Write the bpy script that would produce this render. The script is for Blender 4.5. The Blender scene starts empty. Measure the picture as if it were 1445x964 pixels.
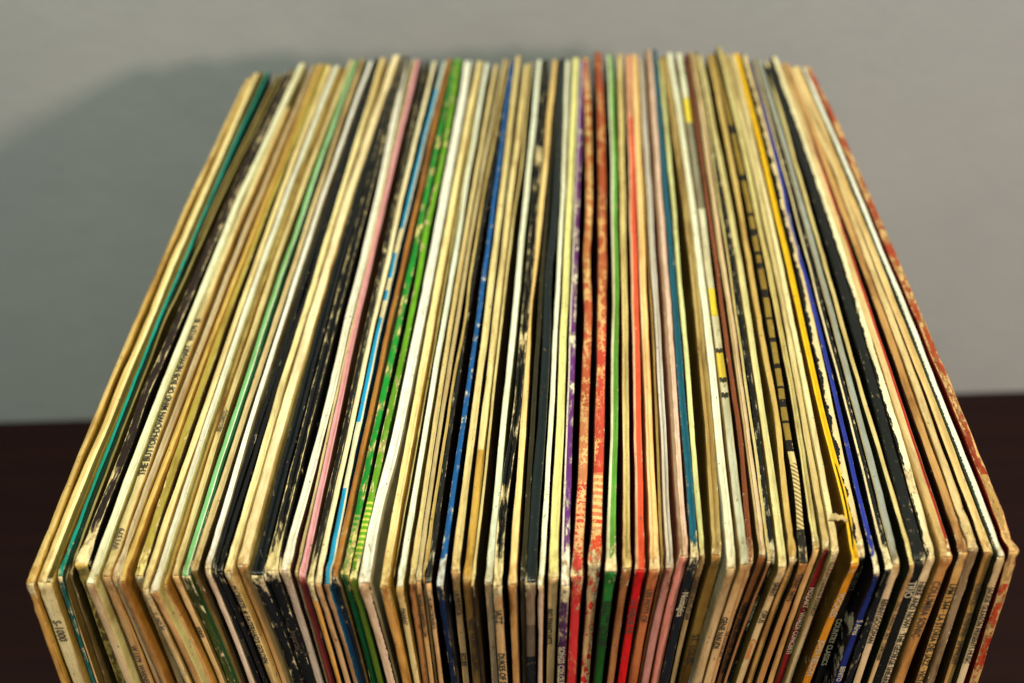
import bpy, math, random
from mathutils import Vector, Matrix, noise

# ------------------------------------------------------------------ camera
scene = bpy.context.scene
col = scene.collection
H = 0.315                                   # height (and depth) of an LP sleeve
F_PX, CX, CY = 1730.0, 722.5, 482.0         # focal length in pixels of the 1445 px frame
PITCH, ROLL = math.radians(38.0), math.radians(1.72)
CAM = Vector((0.0, 0.0, H + 0.26))
RC = Matrix.Rotation(math.pi / 2 - PITCH, 3, 'X') @ Matrix.Rotation(-ROLL, 3, 'Z')
cam = bpy.data.cameras.new('camera')
camo = bpy.data.objects.new('camera', cam)
col.objects.link(camo)
camo.matrix_world = Matrix.Translation(CAM) @ RC.to_4x4()
cam.sensor_width = 36.0
cam.lens = F_PX / 1445.0 * 36.0
cam.clip_start, cam.clip_end = 0.01, 30
cam.dof.use_dof = True
cam.dof.focus_distance = 0.378
cam.dof.aperture_fstop = 7.4
scene.camera = camo

# ------------------------------------------------------------------ world, lamps, exposure
world = bpy.data.worlds.new('World')
scene.world = world
world.use_nodes = True
bg = world.node_tree.nodes['Background']
bg.inputs[0].default_value = (0.58, 0.76, 0.82, 1)
bg.inputs[1].default_value = 0.24


def lamp(name, loc, target, size, power, color):
    l = bpy.data.lights.new(name, 'AREA')
    l.shape = 'DISK'
    l.size = size
    l.energy = power
    l.color = color
    o = bpy.data.objects.new(name, l)
    col.objects.link(o)
    o.location = loc
    o.rotation_euler = (Vector(target) - Vector(loc)).to_track_quat('-Z', 'Y').to_euler()
    return o


lamp('warm_room_lamp', (1.12, -0.97, H + 0.64), (0, 0.4, 0.25), 0.17, 21.0, (1.0, 0.73, 0.57))
lamp('ceiling_light', (0.10, -0.15, 2.3), (0, 0.38, 0.2), 0.8, 54, (0.985, 1.0, 0.69))
scene.view_settings.view_transform = 'Standard'
scene.view_settings.look = 'None'
scene.view_settings.exposure = 0.0
scene.view_settings.gamma = 1.0
scene.render.engine = 'CYCLES'
scene.cycles.max_bounces = 9
scene.cycles.diffuse_bounces = 7

# ------------------------------------------------------------------ helpers
ILL = (1.02, 0.96, 0.765)


def lin(c):
    c /= 255.0
    return c / 12.92 if c <= 0.04045 else ((c + 0.055) / 1.055) ** 2.4


def C(r, g, b):
    return tuple(min(0.86, lin(v) / k) for v, k in zip((r, g, b), ILL)) + (1.0,)


CREAM, PALE, IVORY, WHITE = C(228, 206, 146), C(238, 224, 172), C(246, 238, 202), C(240, 234, 216)
TAN, BEIGE, GOLD, OLIVE = C(206, 176, 112), C(208, 186, 140), C(196, 150, 66), C(168, 146, 78)
BLACK, DKBROWN, GREENW = C(19, 20, 20), C(42, 28, 24), C(232, 236, 210)
PAPER = C(222, 196, 138)


def tag(o, label=None, cat=None, group=None, kind=None):
    for k, v in (('label', label), ('category', cat), ('group', group), ('kind', kind)):
        if v:
            o[k] = v
    return o


class NT:
    """small node-tree builder"""

    def __init__(self, name):
        self.m = bpy.data.materials.new(name)
        self.m.use_nodes = True
        self.t = self.m.node_tree
        self.b = self.t.nodes['Principled BSDF']

    def n(self, typ, **kw):
        nd = self.t.nodes.new(typ)
        for k, v in kw.items():
            setattr(nd, k, v)
        return nd

    def put(self, sock, v):
        if hasattr(v, 'is_linked') or isinstance(v, bpy.types.NodeSocket):
            self.t.links.new(v, sock)
        else:
            sock.default_value = v

    def math(self, op, a, b=None, clamp=False, c=None):
        nd = self.n('ShaderNodeMath', operation=op, use_clamp=clamp)
        self.put(nd.inputs[0], a)
        if b is not None:
            self.put(nd.inputs[1], b)
        if c is not None:
            self.put(nd.inputs[2], c)
        return nd.outputs[0]

    def mix(self, f, a, b, blend='MIX'):
        nd = self.n('ShaderNodeMix', data_type='RGBA', blend_type=blend)
        self.put(nd.inputs[0], f)
        self.put(nd.inputs[6], a)
        self.put(nd.inputs[7], b)
        return nd.outputs[2]

    def vmul(self, v, s, off=(0, 0, 0)):
        nd = self.n('ShaderNodeVectorMath', operation='MULTIPLY_ADD')
        self.put(nd.inputs[0], v)
        nd.inputs[1].default_value = s
        nd.inputs[2].default_value = off
        return nd.outputs[0]

    def noise(self, v, scale=1.0, detail=3.0, rough=0.55):
        nd = self.n('ShaderNodeTexNoise')
        self.put(nd.inputs['Vector'], v)
        nd.inputs['Scale'].default_value = scale
        nd.inputs['Detail'].default_value = detail
        nd.inputs['Roughness'].default_value = rough
        return nd.outputs['Fac']

    def smooth(self, x, a, b, lo=0.0, hi=1.0):
        nd = self.n('ShaderNodeMapRange', interpolation_type='SMOOTHSTEP')
        self.put(nd.inputs[0], x)
        for i, v in zip((1, 2, 3, 4), (a, b, lo, hi)):
            nd.inputs[i].default_value = v
        return nd.outputs[0]

    def ramp(self, x, stops):
        """stops: [(pos, colour), ...], constant steps with crisp edges"""
        nd = self.n('ShaderNodeValToRGB')
        nd.color_ramp.interpolation = 'CONSTANT'
        e = nd.color_ramp.elements
        stops = sorted(stops, key=lambda s: s[0])
        while len(e) < len(stops):
            e.new(1.0)
        for i, (p, c) in enumerate(stops):
            e[i].position = p
        for i, (p, c) in enumerate(stops):
            e[i].color = c
        self.put(nd.inputs[0], x)
        return nd.outputs[0]


def paper_material(name, T, seed, base, across=None, along=None, axis='y', wear=0.25, wear_col=PAPER, chip=(260, 150),
                   jag=0.0, jag_scale=900, stripes=None, gloss=0.35, marble=None, stain=0.3, edge=0.12, corner=0.20, spots=(),
                   along_mask=None):
    """printed cardboard: colour fields, chipped print that bares the board, stains, fibres"""
    k = NT(name)
    at = k.n('ShaderNodeAttribute', attribute_name='pc', attribute_type='GEOMETRY')
    sep = k.n('ShaderNodeSeparateXYZ')
    k.t.links.new(at.outputs['Vector'], sep.inputs[0])
    ac, y, z = sep.outputs
    off = (seed * 3.7, seed * 7.1, seed * 5.3)
    vm = k.vmul(at.outputs['Vector'], (T * 0.5, 1, 1))               # metric coordinates
    alongc = y if axis == 'y' else k.math('SUBTRACT', H, z)
    colr = base
    u = k.math('MULTIPLY_ADD', ac, 0.5, c=0.5)
    if jag:
        jn = k.noise(k.vmul(vm, (120, jag_scale, jag_scale), off), 1, 4, 0.6)
        u = k.math('ADD', u, k.math('MULTIPLY', k.math('SUBTRACT', jn, 0.5), jag))
    if across:
        colr = k.ramp(u, across)
    if along:
        a = k.math('MULTIPLY', alongc, 1 / 0.33)
        st = [(p / 0.33, c) for p, c in along]
        rc = k.ramp(a, st)
        if across:
            lo, hi = along_mask or (0.0, 1.0)
            m = k.math('MULTIPLY', k.math('GREATER_THAN', u, lo), k.math('LESS_THAN', u, hi))
            colr = k.mix(m, colr, rc)
        else:
            colr = rc
    if marble:
        mc, msc, mth = marble
        mv = k.n('ShaderNodeTexVoronoi', feature='DISTANCE_TO_EDGE')
        wv = k.n('ShaderNodeVectorMath', operation='ADD')
        nz = k.n('ShaderNodeTexNoise')
        k.put(nz.inputs['Vector'], k.vmul(vm, (220, 160, 160), off))
        k.t.links.new(k.vmul(vm, (msc * 1.5, msc, msc), off), wv.inputs[0])
        k.t.links.new(nz.outputs['Color'], wv.inputs[1])
        k.t.links.new(wv.outputs[0], mv.inputs['Vector'])
        mv.inputs['Scale'].default_value = 1.0
        nb = k.noise(k.vmul(vm, (100, 35, 35), off), 1, 3)
        mm = k.math('SUBTRACT', k.math('MULTIPLY', nb, 0.55), mv.outputs['Distance'])
        colr = k.mix(k.smooth(mm, mth, mth + 0.08), colr, mc)
    if stripes:
        y0, y1, sc, per = stripes[:4]
        s = k.math('SINE', k.math('ADD', k.math('MULTIPLY', alongc, 2 * math.pi / per), k.math('MULTIPLY', ac, stripes[4] if len(stripes) > 4 else 0.35)))
        m = k.math('MULTIPLY', k.smooth(s, -0.1, 0.5), k.math('MULTIPLY', k.math('GREATER_THAN', alongc, y0), k.math('LESS_THAN', alongc, y1)))
        colr = k.mix(m, colr, sc)
    # stains and fibres
    big = k.noise(k.vmul(vm, (140, 26, 26), off), 1, 4, 0.6)
    fib = k.noise(k.vmul(vm, (900, 160, 160), off), 1, 4, 0.65)
    speck = k.noise(k.vmul(vm, (500, 420, 420), off), 1, 2, 0.5)
    colr = k.mix(k.smooth(big, 0.46, 0.72, 0, min(1.0, stain * 1.35)), colr, (0.30, 0.19, 0.075, 1), 'MULTIPLY')
    colr = k.mix(k.smooth(fib, 0.36, 0.64, 0.38, 0.0), colr, (0.62, 0.54, 0.40, 1), 'MULTIPLY')
    # long soft fading and handled, dirty edges
    lng = k.noise(k.vmul(vm, (60, 9, 9), (off[2], off[0], off[1])), 1, 3, 0.5)
    colr = k.mix(k.smooth(lng, 0.42, 0.70, 0, min(0.8, 0.25 + stain)), colr, (0.70, 0.56, 0.34, 1), 'MULTIPLY')
    ed = k.math('MULTIPLY', k.smooth(k.math('ABSOLUTE', ac), 0.55, 1.0), k.smooth(big, 0.36, 0.60))
    colr = k.mix(k.math('MULTIPLY', ed, min(0.75, 0.2 + stain)), colr, (0.52, 0.38, 0.20, 1), 'MULTIPLY')
    colr = k.mix(k.smooth(speck, 0.69, 0.74, 0, 0.7), colr, (0.13, 0.09, 0.05, 1))
    # grime that gathers in the handled front corner
    gn = k.noise(k.vmul(vm, (420, 260, 260), (off[2], off[0], off[1])), 1, 4, 0.62)
    dd = k.math('SQRT', k.math('ADD', k.math('MULTIPLY', y, y), k.math('POWER', k.math('SUBTRACT', H, z), 2.0)))
    gm = k.math('MULTIPLY', k.math('EXPONENT', k.math('MULTIPLY', dd, -110.0)), k.smooth(gn, 0.36, 0.66, 0.15, 1.1), clamp=True)
    colr = k.mix(gm, colr, (0.42, 0.26, 0.11, 1), 'MULTIPLY')
    # chipped print
    n1 = k.noise(k.vmul(vm, (chip[0] * 1.25, chip[1] * 1.25, chip[1] * 1.25), (off[1], off[2], off[0])), 1, 6, 0.68)
    a4 = k.math('POWER', k.math('ABSOLUTE', ac), 5.0)
    d = k.math('SQRT', k.math('ADD', k.math('MULTIPLY', y, y), k.math('POWER', k.math('SUBTRACT', H, z), 2.0)))
    cb = k.math('MULTIPLY', k.math('EXPONENT', k.math('MULTIPLY', d, -170.0)), corner)
    w = k.math('ADD', k.math('ADD', n1, k.math('MULTIPLY', a4, edge)), cb)
    for (sy, sr, sa) in spots:
        g = k.math('EXPONENT', k.math('MULTIPLY', k.math('POWER', k.math('MULTIPLY', k.math('SUBTRACT', alongc, sy), 1 / sr), 2.0), -1.0))
        w = k.math('ADD', w, k.math('MULTIPLY', g, sa))
    th = 0.80 - 0.36 * wear
    mask = k.smooth(w, th, th + 0.025)
    rub = k.math('MULTIPLY', k.smooth(w, th - 0.07, th + 0.01), k.smooth(fib, 0.42, 0.60, 0.1, 0.55))
    colr = k.mix(rub, colr, tuple(c * 0.55 for c in wear_col[:3]) + (1,))
    wc = k.mix(k.smooth(fib, 0.35, 0.65), wear_col, tuple(c * 0.72 for c in wear_col[:3]) + (1,))
    # dirt that has settled in the crushed corner
    dn = k.noise(k.vmul(vm, (500, 300, 300), off), 1, 4, 0.6)
    wc = k.mix(k.smooth(dn, 0.46, 0.66, 0, 0.8), wc, (0.20, 0.11, 0.04, 1))
    colr = k.mix(mask, colr, wc)
    k.put(k.b.inputs['Base Color'], colr)
    rough = k.math('ADD', k.math('MULTIPLY', mask, 0.85 - (0.78 - gloss)), 0.78 - gloss, clamp=True)
    k.put(k.b.inputs['Roughness'], k.math('ADD', rough, k.math('MULTIPLY', k.math('SUBTRACT', fib, 0.5), 0.25)))
    k.b.inputs['Specular IOR Level'].default_value = 0.22
    bp = k.n('ShaderNodeBump')
    bp.inputs['Strength'].default_value = 0.65
    bp.inputs['Distance'].default_value = 0.0005
    hgt = k.math('ADD', k.math('MULTIPLY', fib, 0.8), k.math('MULTIPLY', mask, -1.0))
    k.put(bp.inputs['Height'], hgt)
    k.t.links.new(bp.outputs[0], k.b.inputs['Normal'])
    return k.m


def flat_material(name, c, rough=0.7):
    k = NT(name)
    g = k.n('ShaderNodeNewGeometry')
    nz = k.noise(g.outputs['Position'], 900, 3)
    k.put(k.b.inputs['Base Color'], k.mix(k.smooth(nz, 0.3, 0.7, 0.0, 0.35), c, tuple(v * 0.55 for v in c[:3]) + (1,)))
    k.b.inputs['Roughness'].default_value = rough
    return k.m


def mesh_obj(name, verts, faces, mat, parent=None, pc=None, smooth=True):
    me = bpy.data.meshes.new(name)
    me.from_pydata(verts, [], faces)
    if smooth:
        me.polygons.foreach_set('use_smooth', [True] * len(me.polygons))
    if pc:
        a = me.attributes.new('pc', 'FLOAT_VECTOR', 'POINT')
        a.data.foreach_set('vector', [c for v in pc for c in v])
    me.materials.append(mat)
    me.update()
    o = bpy.data.objects.new(name, me)
    col.objects.link(o)
    if parent:
        o.parent = parent
    return o


# ------------------------------------------------------------------ setting: wall and table
def make_wall():
    k = NT('painted_plaster')
    g = k.n('ShaderNodeNewGeometry')
    p = g.outputs['Position']
    n1 = k.noise(p, 3.2, 6, 0.62)
    n2 = k.noise(p, 420, 4, 0.6)
    n3 = k.noise(p, 40, 4, 0.6)
    c = k.mix(k.smooth(n1, 0.3, 0.7), (0.345, 0.368, 0.412, 1), (0.405, 0.424, 0.460, 1))
    c = k.mix(k.smooth(n3, 0.60, 0.72, 0, 0.16), c, (0.31, 0.325, 0.34, 1))
    c = k.mix(k.smooth(n2, 0.3, 0.7, 0, 0.25), c, (0.33, 0.35, 0.36, 1))
    k.put(k.b.inputs['Base Color'], c)
    k.b.inputs['Roughness'].default_value = 0.62
    bp = k.n('ShaderNodeBump')
    bp.inputs['Strength'].default_value = 0.35
    bp.inputs['Distance'].default_value = 0.0015
    k.put(bp.inputs['Height'], k.math('ADD', n3, k.math('MULTIPLY', n2, 0.4)))
    k.t.links.new(bp.outputs[0], k.b.inputs['Normal'])
    x, y0, y1, z0, z1 = 2.2, WALL_Y, WALL_Y + 0.12, -0.75, 1.9
    v = [(-x, y0, z0), (x, y0, z0), (x, y0, z1), (-x, y0, z1), (-x, y1, z0), (x, y1, z0), (x, y1, z1), (-x, y1, z1)]
    f = [(0, 1, 2, 3), (5, 4, 7, 6), (4, 0, 3, 7), (1, 5, 6, 2), (3, 2, 6, 7), (4, 5, 1, 0)]
    o = mesh_obj('wall', v, f, k.m, smooth=False)
    tag(o, 'plain grey painted wall behind the row of records', kind='structure')


def make_table():
    k = NT('dark_red_wood')
    g = k.n('ShaderNodeNewGeometry')
    p = g.outputs['Position']
    gr = k.noise(k.vmul(p, (3.5, 60, 60)), 1, 6, 0.62)
    fine = k.noise(k.vmul(p, (14, 420, 420)), 1, 4, 0.6)
    c = k.mix(k.smooth(gr, 0.32, 0.68), (0.0085, 0.0022, 0.0024, 1), (0.0130, 0.0030, 0.0030, 1))
    c = k.mix(k.smooth(fine, 0.5, 0.72, 0, 0.6), c, (0.006, 0.0026, 0.0022, 1))
    k.put(k.b.inputs['Base Color'], c)
    k.put(k.b.inputs['Roughness'], k.smooth(gr, 0.2, 0.8, 0.42, 0.58))
    k.b.inputs['Specular IOR Level'].default_value = 0.12
    bp = k.n('ShaderNodeBump')
    bp.inputs['Strength'].default_value = 0.2
    bp.inputs['Distance'].default_value = 0.0006
    k.put(bp.inputs['Height'], fine)
    k.t.links.new(bp.outputs[0], k.b.inputs['Normal'])
    root = bpy.data.objects.new('table', None)
    col.objects.link(root)
    tag(root, 'dark reddish brown wooden table that the records stand on', 'table')

    def slab(name, x0, x1, y0, y1, z0, z1, r=0.004):
        pr = [(y0, z0), (y1, z0), (y1, z1), (y0 + r, z1), (y0 + r * 0.3, z1 - r * 0.3), (y0, z1 - r)]
        n = len(pr)
        v = [(x0, a, b) for a, b in pr] + [(x1, a, b) for a, b in pr]
        f = [tuple(range(n)), tuple(range(2 * n - 1, n - 1, -1))]
        f += [(j, j + n, (j + 1) % n + n, (j + 1) % n) for j in range(n)]
        return mesh_obj(name, v, f, k.m, root, smooth=False)

    slab('tabletop', -0.75, 0.75, 0.04, WALL_Y - 0.002, -0.030, 0.0)
    slab('apron', -0.71, 0.71, 0.07, 0.09, -0.10, -0.0305, 0.001)
    for sx in (-0.70, 0.65):
        for sy in (0.065, WALL_Y - 0.06):
            slab('leg', sx, sx + 0.05, sy, sy + 0.05, -0.74, -0.0310, 0.001)


WALL_Y = 0.662
make_wall()
make_table()


# ------------------------------------------------------------------ where a photograph point lies in the room
def ray(u, v):
    return RC @ Vector((u - CX, -(v - CY), -F_PX)).normalized()


def on_z(u, v, z):
    d = ray(u, v)
    return CAM + d * ((z - CAM.z) / d.z)


def on_y(u, v, y):
    d = ray(u, v)
    return CAM + d * ((y - CAM.y) / d.y)


# ------------------------------------------------------------------ the records
SP = []


def S(e170, e520, e750, x950, vf, vb, label, top, **kw):
    SP.append(dict(e170=e170, e520=e520, e750=e750, x950=x950, vf=vf, vb=vb, label=label, top=top, **kw))


INK, WINK, GINK = 'ink', 'white_ink', 'grey_ink'
BLK = dict(chip=(300, 90), wear=0.34, wear_col=C(214, 196, 150), gloss=0.5, stain=0.1)
DARKF = C(24, 21, 18)
S((319, 326), (161, 169.5), (65.6, 76), 82, 831, 115, 'outermost cream record sleeve beside the shaded wall with a browned, frayed front corner', C(222, 192, 118), rough=0.9, wear=0.45, wear_col=C(200, 150, 70), stain=0.6, spine=C(226, 176, 96), face=C(190, 132, 52), flare=0.3)
S((326.5, 343), (175.5, 195), (80, 103), 108, 823, 100, 'thick cream double album with a hollow olive top and a broad cream spine', C(228, 202, 132), across=[(0, C(214, 186, 116)), (0.30, C(240, 222, 156)), (0.56, C(96, 84, 34)), (0.95, C(190, 170, 104))], profile=[(0, 0), (0.28, 0), (0.32, -0.0006), (0.56, 0), (0.60, -0.006), (0.93, -0.007), (0.96, -0.001), (1, 0)], spine=C(236, 204, 142), face=C(120, 100, 40), text=[('S-1000', 'spine', 0.016, 0.0034, GINK)])  # olive across the hollow paints its shade into the cream top
S((343, 350), (195.5, 200), (104, 111), 124, 822, 105, 'slim record sleeve with a bright teal top edge and worn teal spine', C(8, 140, 128), spine=C(24, 92, 84), face=C(8, 60, 52), wear=0.3, spine_kw=dict(wear=0.55))
S((357.5, 361.5), (201.5, 204.5), (113.5, 117.5), 131, 815, 105, 'very thin olive cream sleeve right beside the teal one', C(176, 156, 92), spine=C(206, 168, 110), face=C(92, 80, 36), dz=-0.003)
S((363, 370), (207, 210.5), (117.5, 122), 141, 812, 103, 'thin faded khaki sleeve pressed against the chipped brown-black one', C(170, 150, 92), spine=C(120, 104, 70), face=C(84, 70, 32), dz=-0.003)
S((370.5, 384), (217, 231), (124, 140), 165, 800, 100, 'brown-black sleeve with a cream crumpled front corner and chipped edges', DKBROWN, wear=0.50, wear_col=C(226, 200, 140), chip=(300, 55), spine=C(120, 92, 40), rough=0.8, face=C(20, 17, 15), flare=0.7, corner=0.75, edge=0.18, spine_kw=dict(wear=0.85, wear_col=C(214, 176, 84)), spots=[(0.004, 0.006, 0.45)])
S((385, 393.5), (237.5, 246.5), (146, 164), 182, 819, 90, 'bright ivory white sleeve between the brown-black one and the lettered cream one', IVORY, wear=0.1, stain=0.08, spine=C(208, 178, 128), face=C(178, 158, 96))
S((393, 401), (250, 260.5), (166, 180), 205, 819, 152, 'short cream sleeve with a comedy title printed along its top edge', C(226, 204, 140), L=0.283, stain=0.35, spine=C(196, 160, 108), face=C(170, 132, 66), text=[('THE BUTTON-DOWN MIND OF BOB NEWHART.  W1379  \u00ae', 'top', 0.040, 0.00295, INK), ('W1379', 'top', 0.010, 0.0027, GINK), ('W 1379  WARNER', 'spine', 0.03, 0.0026, GINK)], text_top=True)
S((405.5, 416), (267, 276), (181.5, 192), 222, 818, 90, 'smooth pinkish beige sleeve next to the short lettered one', C(214, 188, 138), spine=C(196, 158, 106), face=C(150, 112, 50))
S((417.5, 423), (280.5, 287), (192, 203), 232, 818, 90, 'golden tan sleeve with a plain top, beside the smooth pinkish beige one', C(206, 172, 88), spine=C(176, 130, 76), face=C(140, 100, 36), stain=0.5)
S((424, 431.5), (288.5, 299.5), (209.5, 223), 248, 817, 92, 'mustard sleeve whose top edge is rubbed and torn to pale board', C(168, 144, 60), wear=0.48, wear_col=C(226, 198, 116), chip=(200, 60), stain=0.5, spine=C(204, 166, 104), face=C(60, 46, 20))
S((433, 439), (305, 314), (226, 237), 264, 832, 93, 'narrow cream sleeve leaning on a pale greenish white one', C(232, 212, 150), spine=C(226, 190, 124), face=C(150, 120, 60), text=[('S.  NO 34', 'spine', 0.010, 0.0026, GINK)], spine_kw=dict(wear=0.5))
S((441.5, 448), (315, 323.5), (238, 249), 280, 836, 93, 'pale greenish white sleeve with a torn front corner and wide tan spine', C(236, 236, 204), stain=0.1, spine=C(206, 158, 96), face=C(196, 158, 96), rough=0.5)
S((449, 458), (324, 334.5), (249.5, 259), 296, 822, 94, 'mottled ochre sleeve set slightly lower than its neighbours', C(198, 168, 92), stain=0.8, wear=0.3, spine=C(190, 142, 84), face=C(146, 106, 40), dz=-0.003)
S((459, 467), (335, 344), (260.5, 271), 312, 808, 82, 'butter cream sleeve printed with small faded words near its front, beside the mint green one', C(228, 206, 138), spine=C(212, 172, 108), face=C(92, 80, 36), text=[('\u00b7 RECORDS \u00b7', 'top', 0.058, 0.0026, GINK), ('SERIES', 'spine', 0.022, 0.003, INK)], text_top=True)
S((468.5, 477), (348, 361.5), (274.5, 286), 329, 810, 83, 'mint green sleeve with one white line along its top', C(120, 186, 112), across=[(0, C(120, 184, 112)), (0.56, C(226, 226, 186)), (0.70, C(28, 84, 44))], spine=C(62, 78, 30), face=C(22, 60, 30), wear=0.2, spine_kw=dict(wear=0.5))
S((480, 486), (363, 372), (286.5, 298), 338, 810, 76, 'dull beige sleeve between the mint green and the cold white one', C(206, 184, 132), spine=C(120, 100, 50), face=C(60, 50, 28), stain=0.4)
S((488, 499), (374, 382), (304, 313.5), 353, 811, 87, 'cold white sleeve with a pinkish white spine', C(232, 230, 222), stain=0.06, spine=C(226, 194, 158), face=C(112, 106, 76))
S((500, 504), (387, 394), (313.5, 322), 368, 812, 84, 'black sleeve with tiny white nicks, directly beside the cold white one', BLACK, **{**BLK, 'wear': 0.2}, spine=C(24, 21, 22), text=[('TORNADO', 'spine', 0.030, 0.0022, GINK)])
S((504, 508), (394, 401), (323, 331), 377, 812, 83, 'black sleeve against the pair of broad cream spines', BLACK, **{**BLK, 'wear': 0.15}, spine=C(24, 21, 22))
S((509, 518), (402.5, 412), (332, 344.5), 388, 809, 82, 'cream sleeve with a row of dark capitals down its pale orange spine', C(234, 216, 152), spine=C(236, 196, 128), face=C(168, 140, 76), stain=0.35, text=[('M CREEZE \u2605 FATERHAD\u2019S GOLDEN', 'spine', 0.006, 0.0030, INK)])
S((523, 532.5), (412.5, 425), (345, 364), 406, 806, 73, 'broad creamy sleeve with a wavy edge and a plain tan spine', C(244, 222, 162), spine=C(226, 178, 112), face=C(146, 128, 74), stain=0.3, rough=0.6)
S((533, 541), (431, 445), (369.5, 386), 423, 808, 78, 'glossy black sleeve with a shiny bare spot at its front corner', C(22, 27, 28), **{**BLK, 'wear': 0.2, 'gloss': 0.6}, spine=C(24, 24, 22), spine_kw=dict(wear=0.5), flare=0.5)
S((541.5, 551), (446.5, 461), (387, 403), 438, 811, 78, 'black sleeve whose edge has flaked into a string of cream chips', BLACK, wear=0.46, wear_col=C(222, 196, 130), chip=(360, 70), edge=0.22, gloss=0.4, stain=0.1, spine=C(22, 21, 19), flare=0.6, corner=0.6, text=[('Impartial', 'spine', 0.026, 0.0026, GINK)], spine_kw=dict(wear=0.42))
S((551, 561.5), (471, 481), (408.5, 425.5), 451, 808, 73, 'white sleeve gaping open in two folds towards its front', C(244, 238, 210), profile=[(0, 0), (0.36, 0.0002), (0.44, -0.003), (0.52, -0.003), (0.60, 0.0002), (1, 0)], stain=0.06, spine=C(196, 176, 146), face=C(60, 36, 28), gloss=0.5)
S((562, 565), (481.8, 485), (429, 434), 460, 818, 76, 'hair-thin cream sleeve caught between the white and the pink ones', C(228, 206, 146), spine=C(206, 160, 110), face=C(200, 176, 124))
S((565.5, 573), (485.3, 494), (434.5, 446), 467, 819, 77, 'pink topped sleeve with a dark rose spine', C(226, 158, 152), wear=0.12, stain=0.1, spine=C(140, 46, 38), face=C(72, 46, 30), spine_kw=dict(wear=0.4, wear_col=C(196, 120, 96)))
S((580, 586.5), (502.5, 509), (449.5, 458.5), 478, 826, 88, 'black sleeve with curled cream chips behind the pink one and an amber spine', C(26, 22, 18), wear=0.5, wear_col=C(212, 190, 130), chip=(330, 90), edge=0.2, spine=C(216, 156, 70), rough=0.7, corner=0.6, flare=0.4)
S((589, 597.5), (509.3, 517), (459, 469), 492, 823, 77, 'cream sleeve beside the bright blue one', C(234, 220, 160), spine=C(206, 164, 110), face=C(36, 42, 36))
S((601.5, 609.5), (519, 527.5), (470, 481), 505, 822, 80, 'sleeve with long sky blue patches on top and a ragged paper edge', C(30, 150, 190), across=[(0, C(26, 152, 192)), (0.70, C(226, 210, 160))], along=[(0, C(30, 150, 190)), (0.037, C(222, 212, 168)), (0.066, C(20, 156, 200)), (0.122, C(226, 214, 166)), (0.132, C(20, 150, 196)), (0.139, C(226, 214, 166)), (0.146, C(20, 150, 196)), (0.163, C(226, 214, 166)), (0.18, C(20, 146, 186)), (0.30, C(150, 170, 160))], along_mask=(-1, 0.70), spine=C(190, 146, 100), face=C(12, 44, 66), wear=0.2, rough=0.7, spine_kw=dict(across=[(0, C(196, 150, 100)), (0.74, C(22, 96, 126))], jag=0.3))
S((611, 618.5), (533, 540.5), (481.5, 490.5), 513, 822, 83, 'rusty orange brown sleeve next to the green ones', C(176, 116, 44), stain=0.5, spine=C(22, 26, 34), face=C(96, 84, 44), wear=0.3)
S((620, 629.5), (544.5, 555), (494, 506), 526, 818, 79, 'emerald green sleeve scuffed through to cream with fine stripes near its front', C(20, 140, 44), wear=0.66, wear_col=C(216, 194, 112), chip=(240, 70), edge=0.08, stripes=(0.006, 0.024, C(150, 170, 80), 0.0022), spine=C(10, 88, 46), face=C(12, 40, 16), spine_kw=dict(wear=0.45, wear_col=C(196, 178, 84)), rough=0.6)
S((630.5, 637.5), (559.5, 569), (507, 519.5), 540, 819, 76, 'lime green sleeve with a yellow-striped band near its front', C(106, 170, 26), wear=0.54, wear_col=C(224, 206, 130), stripes=(0.006, 0.03, C(206, 204, 84), 0.0022), spine=C(84, 106, 20), face=C(20, 52, 10), chip=(240, 80), spine_kw=dict(wear=0.3, wear_col=C(186, 150, 50)))
S((642.5, 651), (573.5, 586), (521, 542.5), 556, 826, 76, 'thick chalk white sleeve beside the lime green one', C(244, 236, 220), stain=0.06, wear=0.15, spine=C(230, 192, 146), face=C(120, 112, 80), spine_kw=dict(across=[(0, C(230, 192, 146)), (0.84, C(30, 24, 18))], jag=0.4))
S((656.5, 665.5), (591, 602), (547.5, 562), 572, 828, 83, 'buttery yellow sleeve next to the thick chalk white one', C(242, 220, 148), spine=C(226, 166, 84), face=C(150, 116, 44))
S((667, 669.5), (606.5, 608.5), (564.2, 566.6), 580, 828, 92, 'hair-thin yellowish sleeve before the pale green-white one', C(216, 196, 120), spine=C(120, 84, 40), face=C(66, 48, 22), dz=-0.004, T=0.0009)
S((670.5, 676.8), (611.5, 619), (571, 583), 588, 826, 88, 'pale green-white sleeve with black capitals down its cream spine', C(232, 232, 194), stain=0.1, spine=C(234, 192, 120), face=C(104, 86, 34), text=[('PAJARAY', 'spine', 0.0085, 0.0033, INK)])
S((681.5, 690), (622.5, 630.5), (586, 595), 598, 826, 93, 'khaki cream sleeve with two fine folds and a brown ragged spine', C(212, 192, 126), profile=[(0, 0), (0.55, 0.0001), (0.62, -0.0012), (0.70, 0.0002), (1, 0)], spine=C(170, 112, 58), face=C(90, 74, 34), spine_kw=dict(wear=0.5, wear_col=C(96, 56, 26)), rough=0.8)
S((691, 699.5), (631, 638), (595.5, 604), 608, 822, 77, 'greyish beige sleeve with blurred print down its tan spine, beside the khaki one', C(190, 168, 118), spine=C(216, 170, 104), face=C(40, 30, 20), text=[('MUSICA  LA BANDERA CON', 'spine', 0.005, 0.0028, INK)])
S((700.5, 703.5), (641.5, 644.3), (606, 610.5), 614, 822, 84, 'thin crinkled yellow edge of a sleeve next to a speckled black one', C(214, 188, 112), spine=C(196, 150, 88), face=C(30, 26, 20), rough=0.8, T=0.0011)
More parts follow.
